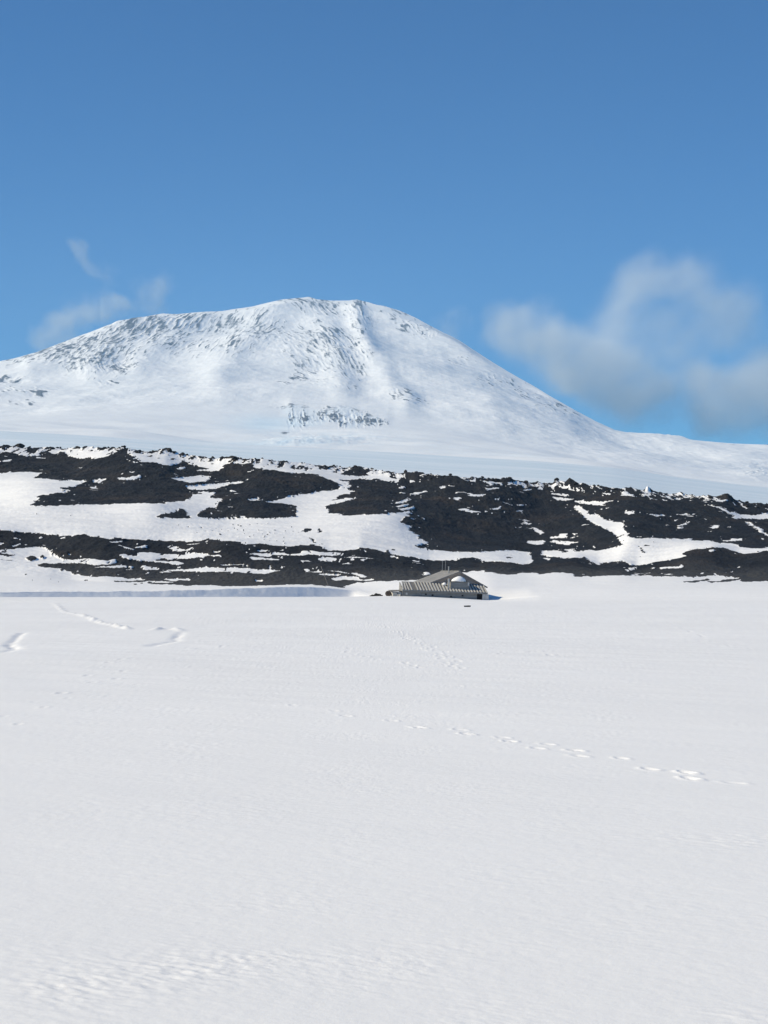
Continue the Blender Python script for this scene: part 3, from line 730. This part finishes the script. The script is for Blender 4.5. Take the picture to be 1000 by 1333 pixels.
def obj(name, bm, mats, parent=None, bevel=0, smooth=False):
    bmesh.ops.recalc_face_normals(bm, faces=bm.faces)
    me = bpy.data.meshes.new(name)
    if smooth:
        for f in bm.faces: f.smooth = True
    bm.to_mesh(me); bm.free()
    for m in (mats if isinstance(mats, (list, tuple)) else [mats]): me.materials.append(m)
    o = bpy.data.objects.new(name, me); C.objects.link(o)
    if parent: o.parent = parent
    if bevel:
        b = o.modifiers.new('bevel', 'BEVEL'); b.width = bevel; b.segments = 2
    return o

def empty(name, loc, rot=(0, 0, 0)):
    e = bpy.data.objects.new(name, None); C.objects.link(e); e.location = loc; e.rotation_euler = rot
    e.empty_display_size = .5
    return e

hx, hz = unproj(580, 778, 240.0)
hut = empty('timber_hut', (hx, 240.0, hz), (0, R(2.3), R(14)))
tag(hut, 'weathered grey timber hut with gable roof and ribbed lean-to half buried in snow', 'hut')

bm = bmesh.new()
bm_box(bm, -6.95, 6.7, 0, .12, -1.2, 1.02)
wall = obj('wall', bm, M['wall_boards'], hut)
for x in (-6.2, -3.9, -1.6, .6, 3.0):
    bm = bmesh.new(); bm_box(bm, x - .06, x + .06, -.035, -.002, -.6, .98)
    obj('wall_post', bm, M['wall_boards'], wall)
# end walls of the lean-to
for x0, x1, nm in ((6.58, 6.7, 'end_wall'), (-6.95, -6.83, 'end_wall')):
    bm = bmesh.new()
    a = [(.122, -1.2), (2.2, -1.2), (2.2, 2.14), (.122, 1.06)]
    va = [bm.verts.new((x0, p[0], p[1])) for p in a]; vb = [bm.verts.new((x1, p[0], p[1])) for p in a]
    bm.faces.new(va); bm.faces.new(vb[::-1])
    for i in range(4): bm.faces.new((va[i], vb[i], vb[(i + 1) % 4], va[(i + 1) % 4]))
    obj(nm, bm, M['wall_boards'], hut)
# lean-to roof with battens
def ly(t): return -.25 + 2.45 * t
def lz(t): return .98 + 1.30 * t
bm = bmesh.new()
bm_prism(bm, [(-7.05, ly(0), lz(0)), (6.82, ly(0), lz(0)), (6.82, ly(1), lz(1)), (-6.55, ly(1), lz(1))], .07, 0)
rl = random.Random(3)
nb = 29
for k in range(nb):
    x = -6.95 + (13.65) * k / (nb - 1)
    w = .105 * rl.uniform(.8, 1.15); t1 = 1 - rl.uniform(0, .03); t0 = rl.uniform(-.02, .01)
    xt = x + (.42 if k == 0 else (.2 if k == 1 else 0))
    if k == 4: continue
    bm_prism(bm, [(x - w, ly(t0), lz(t0) + .075), (x + w, ly(t0), lz(t0) + .075), (xt + w, ly(t1), lz(t1) + .075), (xt - w, ly(t1), lz(t1) + .075)], .073, 1)
obj('lean_to_roof', bm, [M['lean_felt'], M['batten']], hut)
bm = bmesh.new(); bm_box(bm, -7.05, 6.82, -.29, -.253, .80, .985)
obj('fascia', bm, M['wall_boards'], hut)
# main gable
XR, ZR = 2.77, 4.22; XL, ZL = -1.95, 2.30; XE, ZE = 7.45, 1.93
bm = bmesh.new()
bm_extr_y(bm, [(-1.6, 0), (7.15, 0), (7.15, 2.0), (XR, ZR - .14), (-1.6, 2.38)], 2.22, 2.36)
gw = obj('gable_wall', bm, M['gable_boards'], hut)
bm = bmesh.new()
bm_box(bm, -1.6, -1.48, 2.362, 12.0, 0, 2.3); bm_box(bm, 7.03, 7.15, 2.362, 12.0, 0, 1.95); bm_box(bm, -1.479, 7.029, 11.86, 12.0, 0, 2.2)
obj('side_wall', bm, M['wall_boards'], hut)
for nm, (x1, z1) in (('roof', (XL, ZL)), ('roof', (XE, ZE))):
    bm = bmesh.new()
    bm_prism(bm, [(XR, 2.0, ZR), (x1, 2.0, z1), (x1, 12.3, z1), (XR, 12.3, ZR)], .10)
    for k in range(1, 8):
        f = k / 8.0
        yy = 2.0 + 10.25 * f
        bm_prism(bm, [(XR, yy - .03, ZR + .03), (x1, yy - .03, z1 + .03), (x1, yy + .03, z1 + .03), (XR, yy + .03, ZR + .03)], .028)
    r = obj(nm, bm, M['roof_felt'], hut)
    bm = bmesh.new()
    bm_prism(bm, [(XR, 1.93, ZR - .01), (x1, 1.93, z1 - .01), (x1, 1.997, z1 - .01), (XR, 1.997, ZR - .01)], .24)
    obj('rake_board', bm, M['rake'], r)
bm = bmesh.new(); bm_box(bm, XR - .14, XR + .14, 1.95, 12.3, ZR + .002, ZR + .06)
obj('ridge_cap', bm, M['roof_felt'], hut)
# porch box standing up through the lean-to roof
bm = bmesh.new()
bm_box(bm, .95, 3.95, .55, 2.2, 1.0, 2.50)
porch = obj('porch', bm, M['wall_boards'], hut)
bm = bmesh.new(); bm_box(bm, .85, 4.05, .47, 2.2, 2.502, 2.58)
obj('porch_roof', bm, M['lean_felt'], porch)
bm = bmesh.new(); bm_box(bm, 3.72, 3.98, .50, .545, 1.98, 2.5)
obj('trim_board', bm, M['pale_board'], porch)
bm = bmesh.new()
bmesh.ops.create_uvsphere(bm, u_segments=40, v_segments=20, radius=1.0)
for vtx in bm.verts:
    c = vtx.co
    nz = 1 + .10 * math.sin(c.x * 3.1 + 1) * math.cos(c.y * 2.3)
    vtx.co = Vector((2.45 + c.x * 1.18, 1.32 + c.y * .85, 2.585 + max(0, c.z) ** .8 * .78 * nz * (1 - .18 * (c.x - .1) ** 2)))
obj('snow_cap', bm, M['drift'], porch, smooth=True)
bm = bmesh.new(); bm_box(bm, .50, .74, .55, .70, 1.2, 3.0)
obj('post', bm, M['pale_board'], hut)
bm = bmesh.new(); bmesh.ops.create_uvsphere(bm, u_segments=16, v_segments=10, radius=.36, matrix=Matrix.Translation((.2, 1.5, 2.1)) @ Matrix.Diagonal((1, 1, .7, 1)))
obj('snow_lump', bm, M['drift'], hut, smooth=True)
# doorway and pale door at the far end of the front wall
bm = bmesh.new(); bm_box(bm, 5.15, 5.95, -.05, -.003, -.8, .74)
obj('doorway', bm, M['dark'], hut)
bm = bmesh.new(); bm_box(bm, 5.98, 7.02, -.16, -.08, -.8, .76)
for k in range(4): bm_box(bm, 6.0 + .26 * k, 6.2 + .26 * k, -.175, -.162, -.75, .72)
bm_box(bm, 6.0, 7.0, -.19, -.177, .42, .54)
obj('door', bm, M['pale_board'], hut)
for x, z in ((2.75, .42), (-2.1, .30), (-3.2, .42), (.9, .2)):
    bm = bmesh.new(); bm_box(bm, x - .14, x + .14, -.03, -.004, z - .11, z + .11)
    obj('window', bm, M['dark'], hut)
bm = bmesh.new(); bm_box(bm, -6.45, -6.15, -.06, -.003, .25, .55)
obj('notice_plate', bm, M['pale_board'], hut)
# chimney and two thin masts on the ridge
bm = bmesh.new(); bm_tube(bm, (1.9, 5.2, 3.6), (1.9, 5.2, 4.85), .10); bm_tube(bm, (1.9, 5.2, 4.852), (1.9, 5.2, 4.93), .15)
obj('chimney', bm, M['metal'], hut)
for x, y, h in ((1.05, 6.0, 5.85), (1.8, 6.8, 6.0)):
    bm = bmesh.new(); bm_tube(bm, (x, y, 3.0), (x, y, h), .028, 8); bm_tube(bm, (x - .12, y, h - .15), (x + .12, y, h - .15), .014, 6)
    obj('mast', bm, M['metal'], hut)
# low annex at the other end
annex = bmesh.new()
bm_box(annex, -8.55, -6.97, .35, 2.0, -.8, .62)
an = obj('annex', annex, M['pale_board'], hut)
bm = bmesh.new(); bm_prism(bm, [(-8.75, .15, .70), (-6.97, .15, .80), (-6.97, 2.1, .95), (-8.75, 2.1, .85)], .07)
obj('annex_roof', bm, M['lean_felt'], an)
bm = bmesh.new(); bm_box(bm, -7.95, -7.6, .30, .345, .02, .52)
obj('annex_hatch', bm, M['rake'], an)

def on_hut(x, y, z=0):
    a = R(14); return Vector((hx + x * math.cos(a) - y * math.sin(a), 240 + x * math.sin(a) + y * math.cos(a), hz + z - x * math.sin(R(2.3))))

# cable drum beside the annex
p = on_hut(-9.05, .55)
drum = empty('cable_drum', (p.x, p.y, ground_z(508, p.y) - .05), (0, 0, R(14)))
tag(drum, 'brown wooden cable drum standing on edge at the low end of the hut', 'drum')
bm = bmesh.new(); bm_tube(bm, (0, -.22, .42), (0, .22, .42), .24, 20)
obj('core', bm, M['drum'], drum)
for yy in (-.26, .26):
    bm = bmesh.new(); bm_tube(bm, (0, yy - .035, .42), (0, yy + .035, .42), .43, 28); bm_tube(bm, (0, yy - .05, .42), (0, yy + .05, .42), .09, 12)
    obj('flange', bm, M['drum'], drum)
# crates against the annex
def crate(u, y, w, d, h, rz, label):
    p = Vector((0, 0, 0)); x, z = unproj(u, y, 237.6)
    t = empty('crate', (x, 237.6, ground_z(u, 237.6) - .08), (0, 0, R(rz)))
    tag(t, label, 'crate', 'crates at the low end of the hut')
    bm = bmesh.new(); bm_box(bm, -w / 2, w / 2, -d / 2, d / 2, 0, h)
    obj('box', bm, M['crate'], t, bevel=.01)
    for s in (-1, 1):
        bm = bmesh.new(); bm_box(bm, s * (w / 2 - .07) - .05, s * (w / 2 - .07) + .05, -d / 2 - .025, -d / 2 - .003, .02, h - .02)
        obj('batten', bm, M['pale_board'], t)
    bm = bmesh.new(); bm_box(bm, -w / 2 - .02, w / 2 + .02, -d / 2 - .02, d / 2 + .02, h + .002, h + .04)
    obj('lid', bm, M['pale_board'], t)
crate(513.5, 774.5, .62, .5, .55, 12, 'larger pale wooden crate in the snow next to the cable drum')
crate(519.5, 775, .5, .42, .36, -8, 'smaller low pale crate in the snow against the hut wall')

# weathered wreck of a sledge load: a dark low heap out on the snow
x, z = unproj(490, 774, 243.0)
heap = empty('rock_heap', (x, 243.0, ground_z(490, 243.0)), (0, 0, 0))
tag(heap, 'low heap of brown and grey stones on snow near the cable drum', 'heap of stones')
for (dx, dy, s_, zz, e) in ((-.65, 0, .55, .12, .7), (-.15, .1, .75, .2, .75), (.4, 0, .7, .18, .65), (.8, .15, .4, .1, .6), (-.35, -.25, .4, .1, .6), (.15, -.3, .45, .1, .6), (-.9, .1, .3, .06, .6)):
    st = bpy.data.objects.new('stone', bmeshes[rnd.randrange(6)]); C.objects.link(st); st.parent = heap
    st.location = (dx, dy, zz); st.scale = (s_ * 1.2, s_, s_ * e); st.rotation_euler = (rnd.uniform(-.3, .3), rnd.uniform(-.3, .3), rnd.uniform(0, 6))

# black case on the snow in front of the hut
cx, cY = fore_at(608.5, 790.2)
case = empty('black_case', (cx, cY, float(fore_height(np.array([cx]), np.array([cY]))[0]) - .02), (0, R(-1.5), R(6)))
tag(case, 'small black rectangular case lying alone on the snow before the hut', 'case')
bm = bmesh.new(); bm_box(bm, -.32, .32, -.16, .16, 0, .13)
obj('body', bm, M['black_case'], case, bevel=.015)
bm = bmesh.new(); bm_box(bm, -.325, .325, -.165, .165, .134, .185)
obj('lid', bm, M['black_case'], case, bevel=.012)
for sx_ in (-.18, .18):
    bm = bmesh.new(); bm_box(bm, sx_ - .03, sx_ + .03, -.178, -.167, .10, .155)
    obj('latch', bm, M['metal'], case)

# thin pole leaning in front of the lava
x, z = unproj(428, 762, 287.0); gz = ground_z(428, 287.0)
pole = bmesh.new(); x2, z2 = unproj(418, 737, 287.0)
bm_tube(pole, (0, 0, -.3), (x2 - x, 0, z2 - gz), .07, 8, .045)
o = obj('pole', pole, M['rake']); o.location = (x, 287.0, gz)
tag(o, 'thin brown pole leaning in front of the black lava bank', 'pole')

# ------------------------------------------------------------------ CLOUDS (volumes behind the mountain)
def cloud(name, label, blobs, Yc, depth, dens, nscale, seed):
    us = [b[0] for b in blobs]; vs = [b[1] for b in blobs]
    u0 = min(b[0] - b[2] * 1.5 for b in blobs); u1 = max(b[0] + b[2] * 1.5 for b in blobs)
    v0 = min(b[1] - b[3] * 1.5 for b in blobs); v1 = max(b[1] + b[3] * 1.5 for b in blobs)
    xa, zb = unproj(u0, v1, Yc); xb, za = unproj(u1, v0, Yc)
    cx_, cz_ = (xa + xb) / 2, (za + zb) / 2
    m = bpy.data.materials.new(name); m.use_nodes = True; nt = m.node_tree
    for n in list(nt.nodes):
        if n.type != 'OUTPUT_MATERIAL': nt.nodes.remove(n)
    out = [n for n in nt.nodes if n.type == 'OUTPUT_MATERIAL'][0]
    pv = nt.nodes.new('ShaderNodeVolumePrincipled')
    pv.inputs['Color'].default_value = (.965, .985, 1, 1); pv.inputs['Anisotropy'].default_value = .0
    nt.links.new(pv.outputs[0], out.inputs['Volume'])
    tc = nt.nodes.new('ShaderNodeTexCoord')
    sq = N(nt, 'ShaderNodeMapping'); sq.inputs['Scale'].default_value = (1, .45, 1); sq.inputs['Location'].default_value = (seed * 7300, seed * 910, 0); nt.links.new(tc.outputs['Object'], sq.inputs[0])
    wn = N(nt, 'ShaderNodeTexNoise', Scale=nscale * .8, Detail=4.0); nt.links.new(sq.outputs[0], wn.inputs['Vector'])
    wa = N(nt, 'ShaderNodeVectorMath', operation='MULTIPLY_ADD')
    nt.links.new(wn.outputs['Color'], wa.inputs[0])
    k = 2000.0
    wa.inputs[1].default_value = (k, 0, k)
    nt.links.new(tc.outputs['Object'], wa.inputs[2])
    off = N(nt, 'ShaderNodeVectorMath', operation='SUBTRACT'); nt.links.new(wa.outputs[0], off.inputs[0]); off.inputs[1].default_value = (k * .5, 0, k * .5)
    acc = None
    for (bu, bv, ru, rv, w, rot) in blobs:
        x, z = unproj(bu, bv, Yc)
        mp = N(nt, 'ShaderNodeMapping'); mp.vector_type = 'TEXTURE'
        px = Yc / F
        mp.inputs['Location'].default_value = (x - cx_, 0, z - cz_)
        mp.inputs['Rotation'].default_value = (0, R(rot), 0)
        mp.inputs['Scale'].default_value = (ru * px * 1.35, depth * .5, rv * px * 1.35)
        nt.links.new(off.outputs[0], mp.inputs[0])
        ln = N(nt, 'ShaderNodeVectorMath', operation='LENGTH'); nt.links.new(mp.outputs[0], ln.inputs[0])
        mr = N(nt, 'ShaderNodeMapRange'); mr.interpolation_type = 'SMOOTHERSTEP'
        mr.inputs[1].default_value = 1.0; mr.inputs[2].default_value = .0; mr.inputs[3].default_value = 0; mr.inputs[4].default_value = w
        nt.links.new(ln.outputs['Value'], mr.inputs[0])
        if acc is None: acc = mr.outputs[0]
        else:
            ad = N(nt, 'ShaderNodeMath', operation='ADD'); nt.links.new(acc, ad.inputs[0]); nt.links.new(mr.outputs[0], ad.inputs[1]); acc = ad.outputs[0]
    cl_ = N(nt, 'ShaderNodeMath', operation='MINIMUM'); nt.links.new(acc, cl_.inputs[0]); cl_.inputs[1].default_value = .75; acc = cl_.outputs[0]
    nn = N(nt, 'ShaderNodeTexNoise', Scale=nscale, Detail=6.0, Roughness=.6); nt.links.new(sq.outputs[0], nn.inputs['Vector'])
    mr = N(nt, 'ShaderNodeMapRange'); mr.inputs[1].default_value = .34; mr.inputs[2].default_value = .64; mr.inputs[3].default_value = .30; mr.inputs[4].default_value = 1.0
    nt.links.new(nn.outputs['Fac'], mr.inputs[0])
    mu_ = N(nt, 'ShaderNodeMath', operation='MULTIPLY'); nt.links.new(acc, mu_.inputs[0]); nt.links.new(mr.outputs[0], mu_.inputs[1])
    md = N(nt, 'ShaderNodeMath', operation='MULTIPLY'); nt.links.new(mu_.outputs[0], md.inputs[0]); md.inputs[1].default_value = dens
    nt.links.new(md.outputs[0], pv.inputs['Density'])
    bm = bmesh.new(); bm_box(bm, xa - cx_, xb - cx_, -depth * .62, depth * .62, zb - cz_, za - cz_)
    o = obj(name, bm, m); o.location = (cx_, Yc, cz_)
    tag(o, label, 'cloud')
    return o
YC = 60000.0
cloud('cloud', 'wide thin white cloud drifting beyond the falling flank of the mountain',
      [(690,435,60,40,.55,0),(745,468,75,48,.9,25),(805,498,80,48,1.0,20),(840,512,45,36,.6,0),(830,368,50,34,.36,-25),(885,362,50,28,.38,0),(915,385,35,36,.25,0),(812,405,38,48,.30,0),(875,440,60,55,.28,0),(950,415,48,50,.42,0),
       (912,510,35,55,.75,0),(965,525,70,48,.9,0),(1010,495,60,60,.9,0),(1060,520,70,60,.8,0),(655,415,30,20,.3,0),(800,450,60,40,.35,0)], YC, 6400, 10.161e-4, .00075, 1)
cloud('cloud', 'small faint cloud beside the mountain above the rocky shoulder', [(72,432,36,26,.9,-30),(98,415,30,22,.6,-20)], YC, 3200, 8.998e-4, .0011, 2)
cloud('cloud', 'soft flat puff of cloud over the rocky shoulder of the mountain', [(130,400,42,24,.8,5),(150,397,28,18,.4,0)], YC, 3200, 8.182e-4, .0011, 3)
cloud('cloud', 'thin slanting wisp of cloud high above the rocky shoulder', [(112,330,32,12,.8,45),(135,352,34,14,.5,50)], YC, 2400, 5.361e-4, .0012, 4)
cloud('cloud', 'upright faint wisp of cloud rising just behind the rocky shoulder', [(195,385,22,34,.8,0),(210,370,26,20,.3,0)], YC, 2400, 6.533e-4, .0012, 5)
cloud('cloud', 'tiny faint veil of cloud touching the bare slope beside the summit', [(588,428,28,30,.7,40)], YC, 2400, 5.721e-4, .0012, 6)

# ------------------------------------------------------------------ HAZE
hb = bmesh.new(); bm_box(hb, -14000, 14000, -1500, 19500, -12, 3250)
hm = bpy.data.materials.new('haze'); hm.use_nodes = True
nt = hm.node_tree
for n in list(nt.nodes):
    if n.type != 'OUTPUT_MATERIAL': nt.nodes.remove(n)
pv = nt.nodes.new('ShaderNodeVolumePrincipled')
pv.inputs['Color'].default_value = (.44, .72, 1.0, 1); pv.inputs['Density'].default_value = 2.3e-5
nt.links.new(pv.outputs[0], [n for n in nt.nodes if n.type == 'OUTPUT_MATERIAL'][0].inputs['Volume'])
haze = obj('haze', hb, hm); tag(haze, 'thin pale haze between the hut and the mountain', 'haze', kind='stuff')

# ------------------------------------------------------------------ LIGHT
AZ = R(80)      # sun almost due left
EL = R(33)
sd = Vector((-math.sin(AZ) * math.cos(EL), -math.cos(AZ) * math.cos(EL), math.sin(EL)))   # towards the sun
sun = bpy.data.lights.new('sun', 'SUN'); sun.energy = 5.0; sun.angle = R(.53); sun.color = (1.0, .90, .68)
so = bpy.data.objects.new('sun', sun); C.objects.link(so)
so.rotation_euler = (-sd).to_track_quat('-Z', 'Y').to_euler()
w = bpy.data.worlds.new('World'); scn.world = w; w.use_nodes = True
nt = w.node_tree
sky = nt.nodes.new('ShaderNodeTexSky'); sky.sky_type = 'NISHITA'; sky.sun_disc = False
sky.sun_elevation = EL; sky.sun_rotation = math.atan2(sd.x, sd.y)
sky.altitude = 800; sky.air_density = 1.0; sky.dust_density = 0.0; sky.ozone_density = 3.0
bg = nt.nodes['Background']; bg.inputs['Strength'].default_value = .10
tint = nt.nodes.new('ShaderNodeMix'); tint.data_type = 'RGBA'; tint.blend_type = 'MULTIPLY'
tint.inputs[0].default_value = 1.0; tint.inputs[7].default_value = (.25, .65, .99, 1)      # clear polar air: deeper blue
nt.links.new(sky.outputs[0], tint.inputs[6]); nt.links.new(tint.outputs[2], bg.inputs['Color'])

# ------------------------------------------------------------------ CAMERA
cam = bpy.data.cameras.new('camera'); cam.sensor_fit = 'HORIZONTAL'; cam.sensor_width = 36; cam.lens = 36 * F / 1000
cam.clip_start = .1; cam.clip_end = 150000
co = bpy.data.objects.new('camera', cam); C.objects.link(co)
co.rotation_euler = (R(90) + PITCH, 0, 0)
scn.camera = co

scn.view_settings.view_transform = "Standard"; scn.view_settings.look = "None"
scn.view_settings.exposure = .10; scn.view_settings.gamma = 1
scn.cycles.volume_bounces = 12
scn.cycles.max_bounces = 16
scn.cycles.use_denoising = True
scn.render.resolution_x = 768; scn.render.resolution_y = 1024
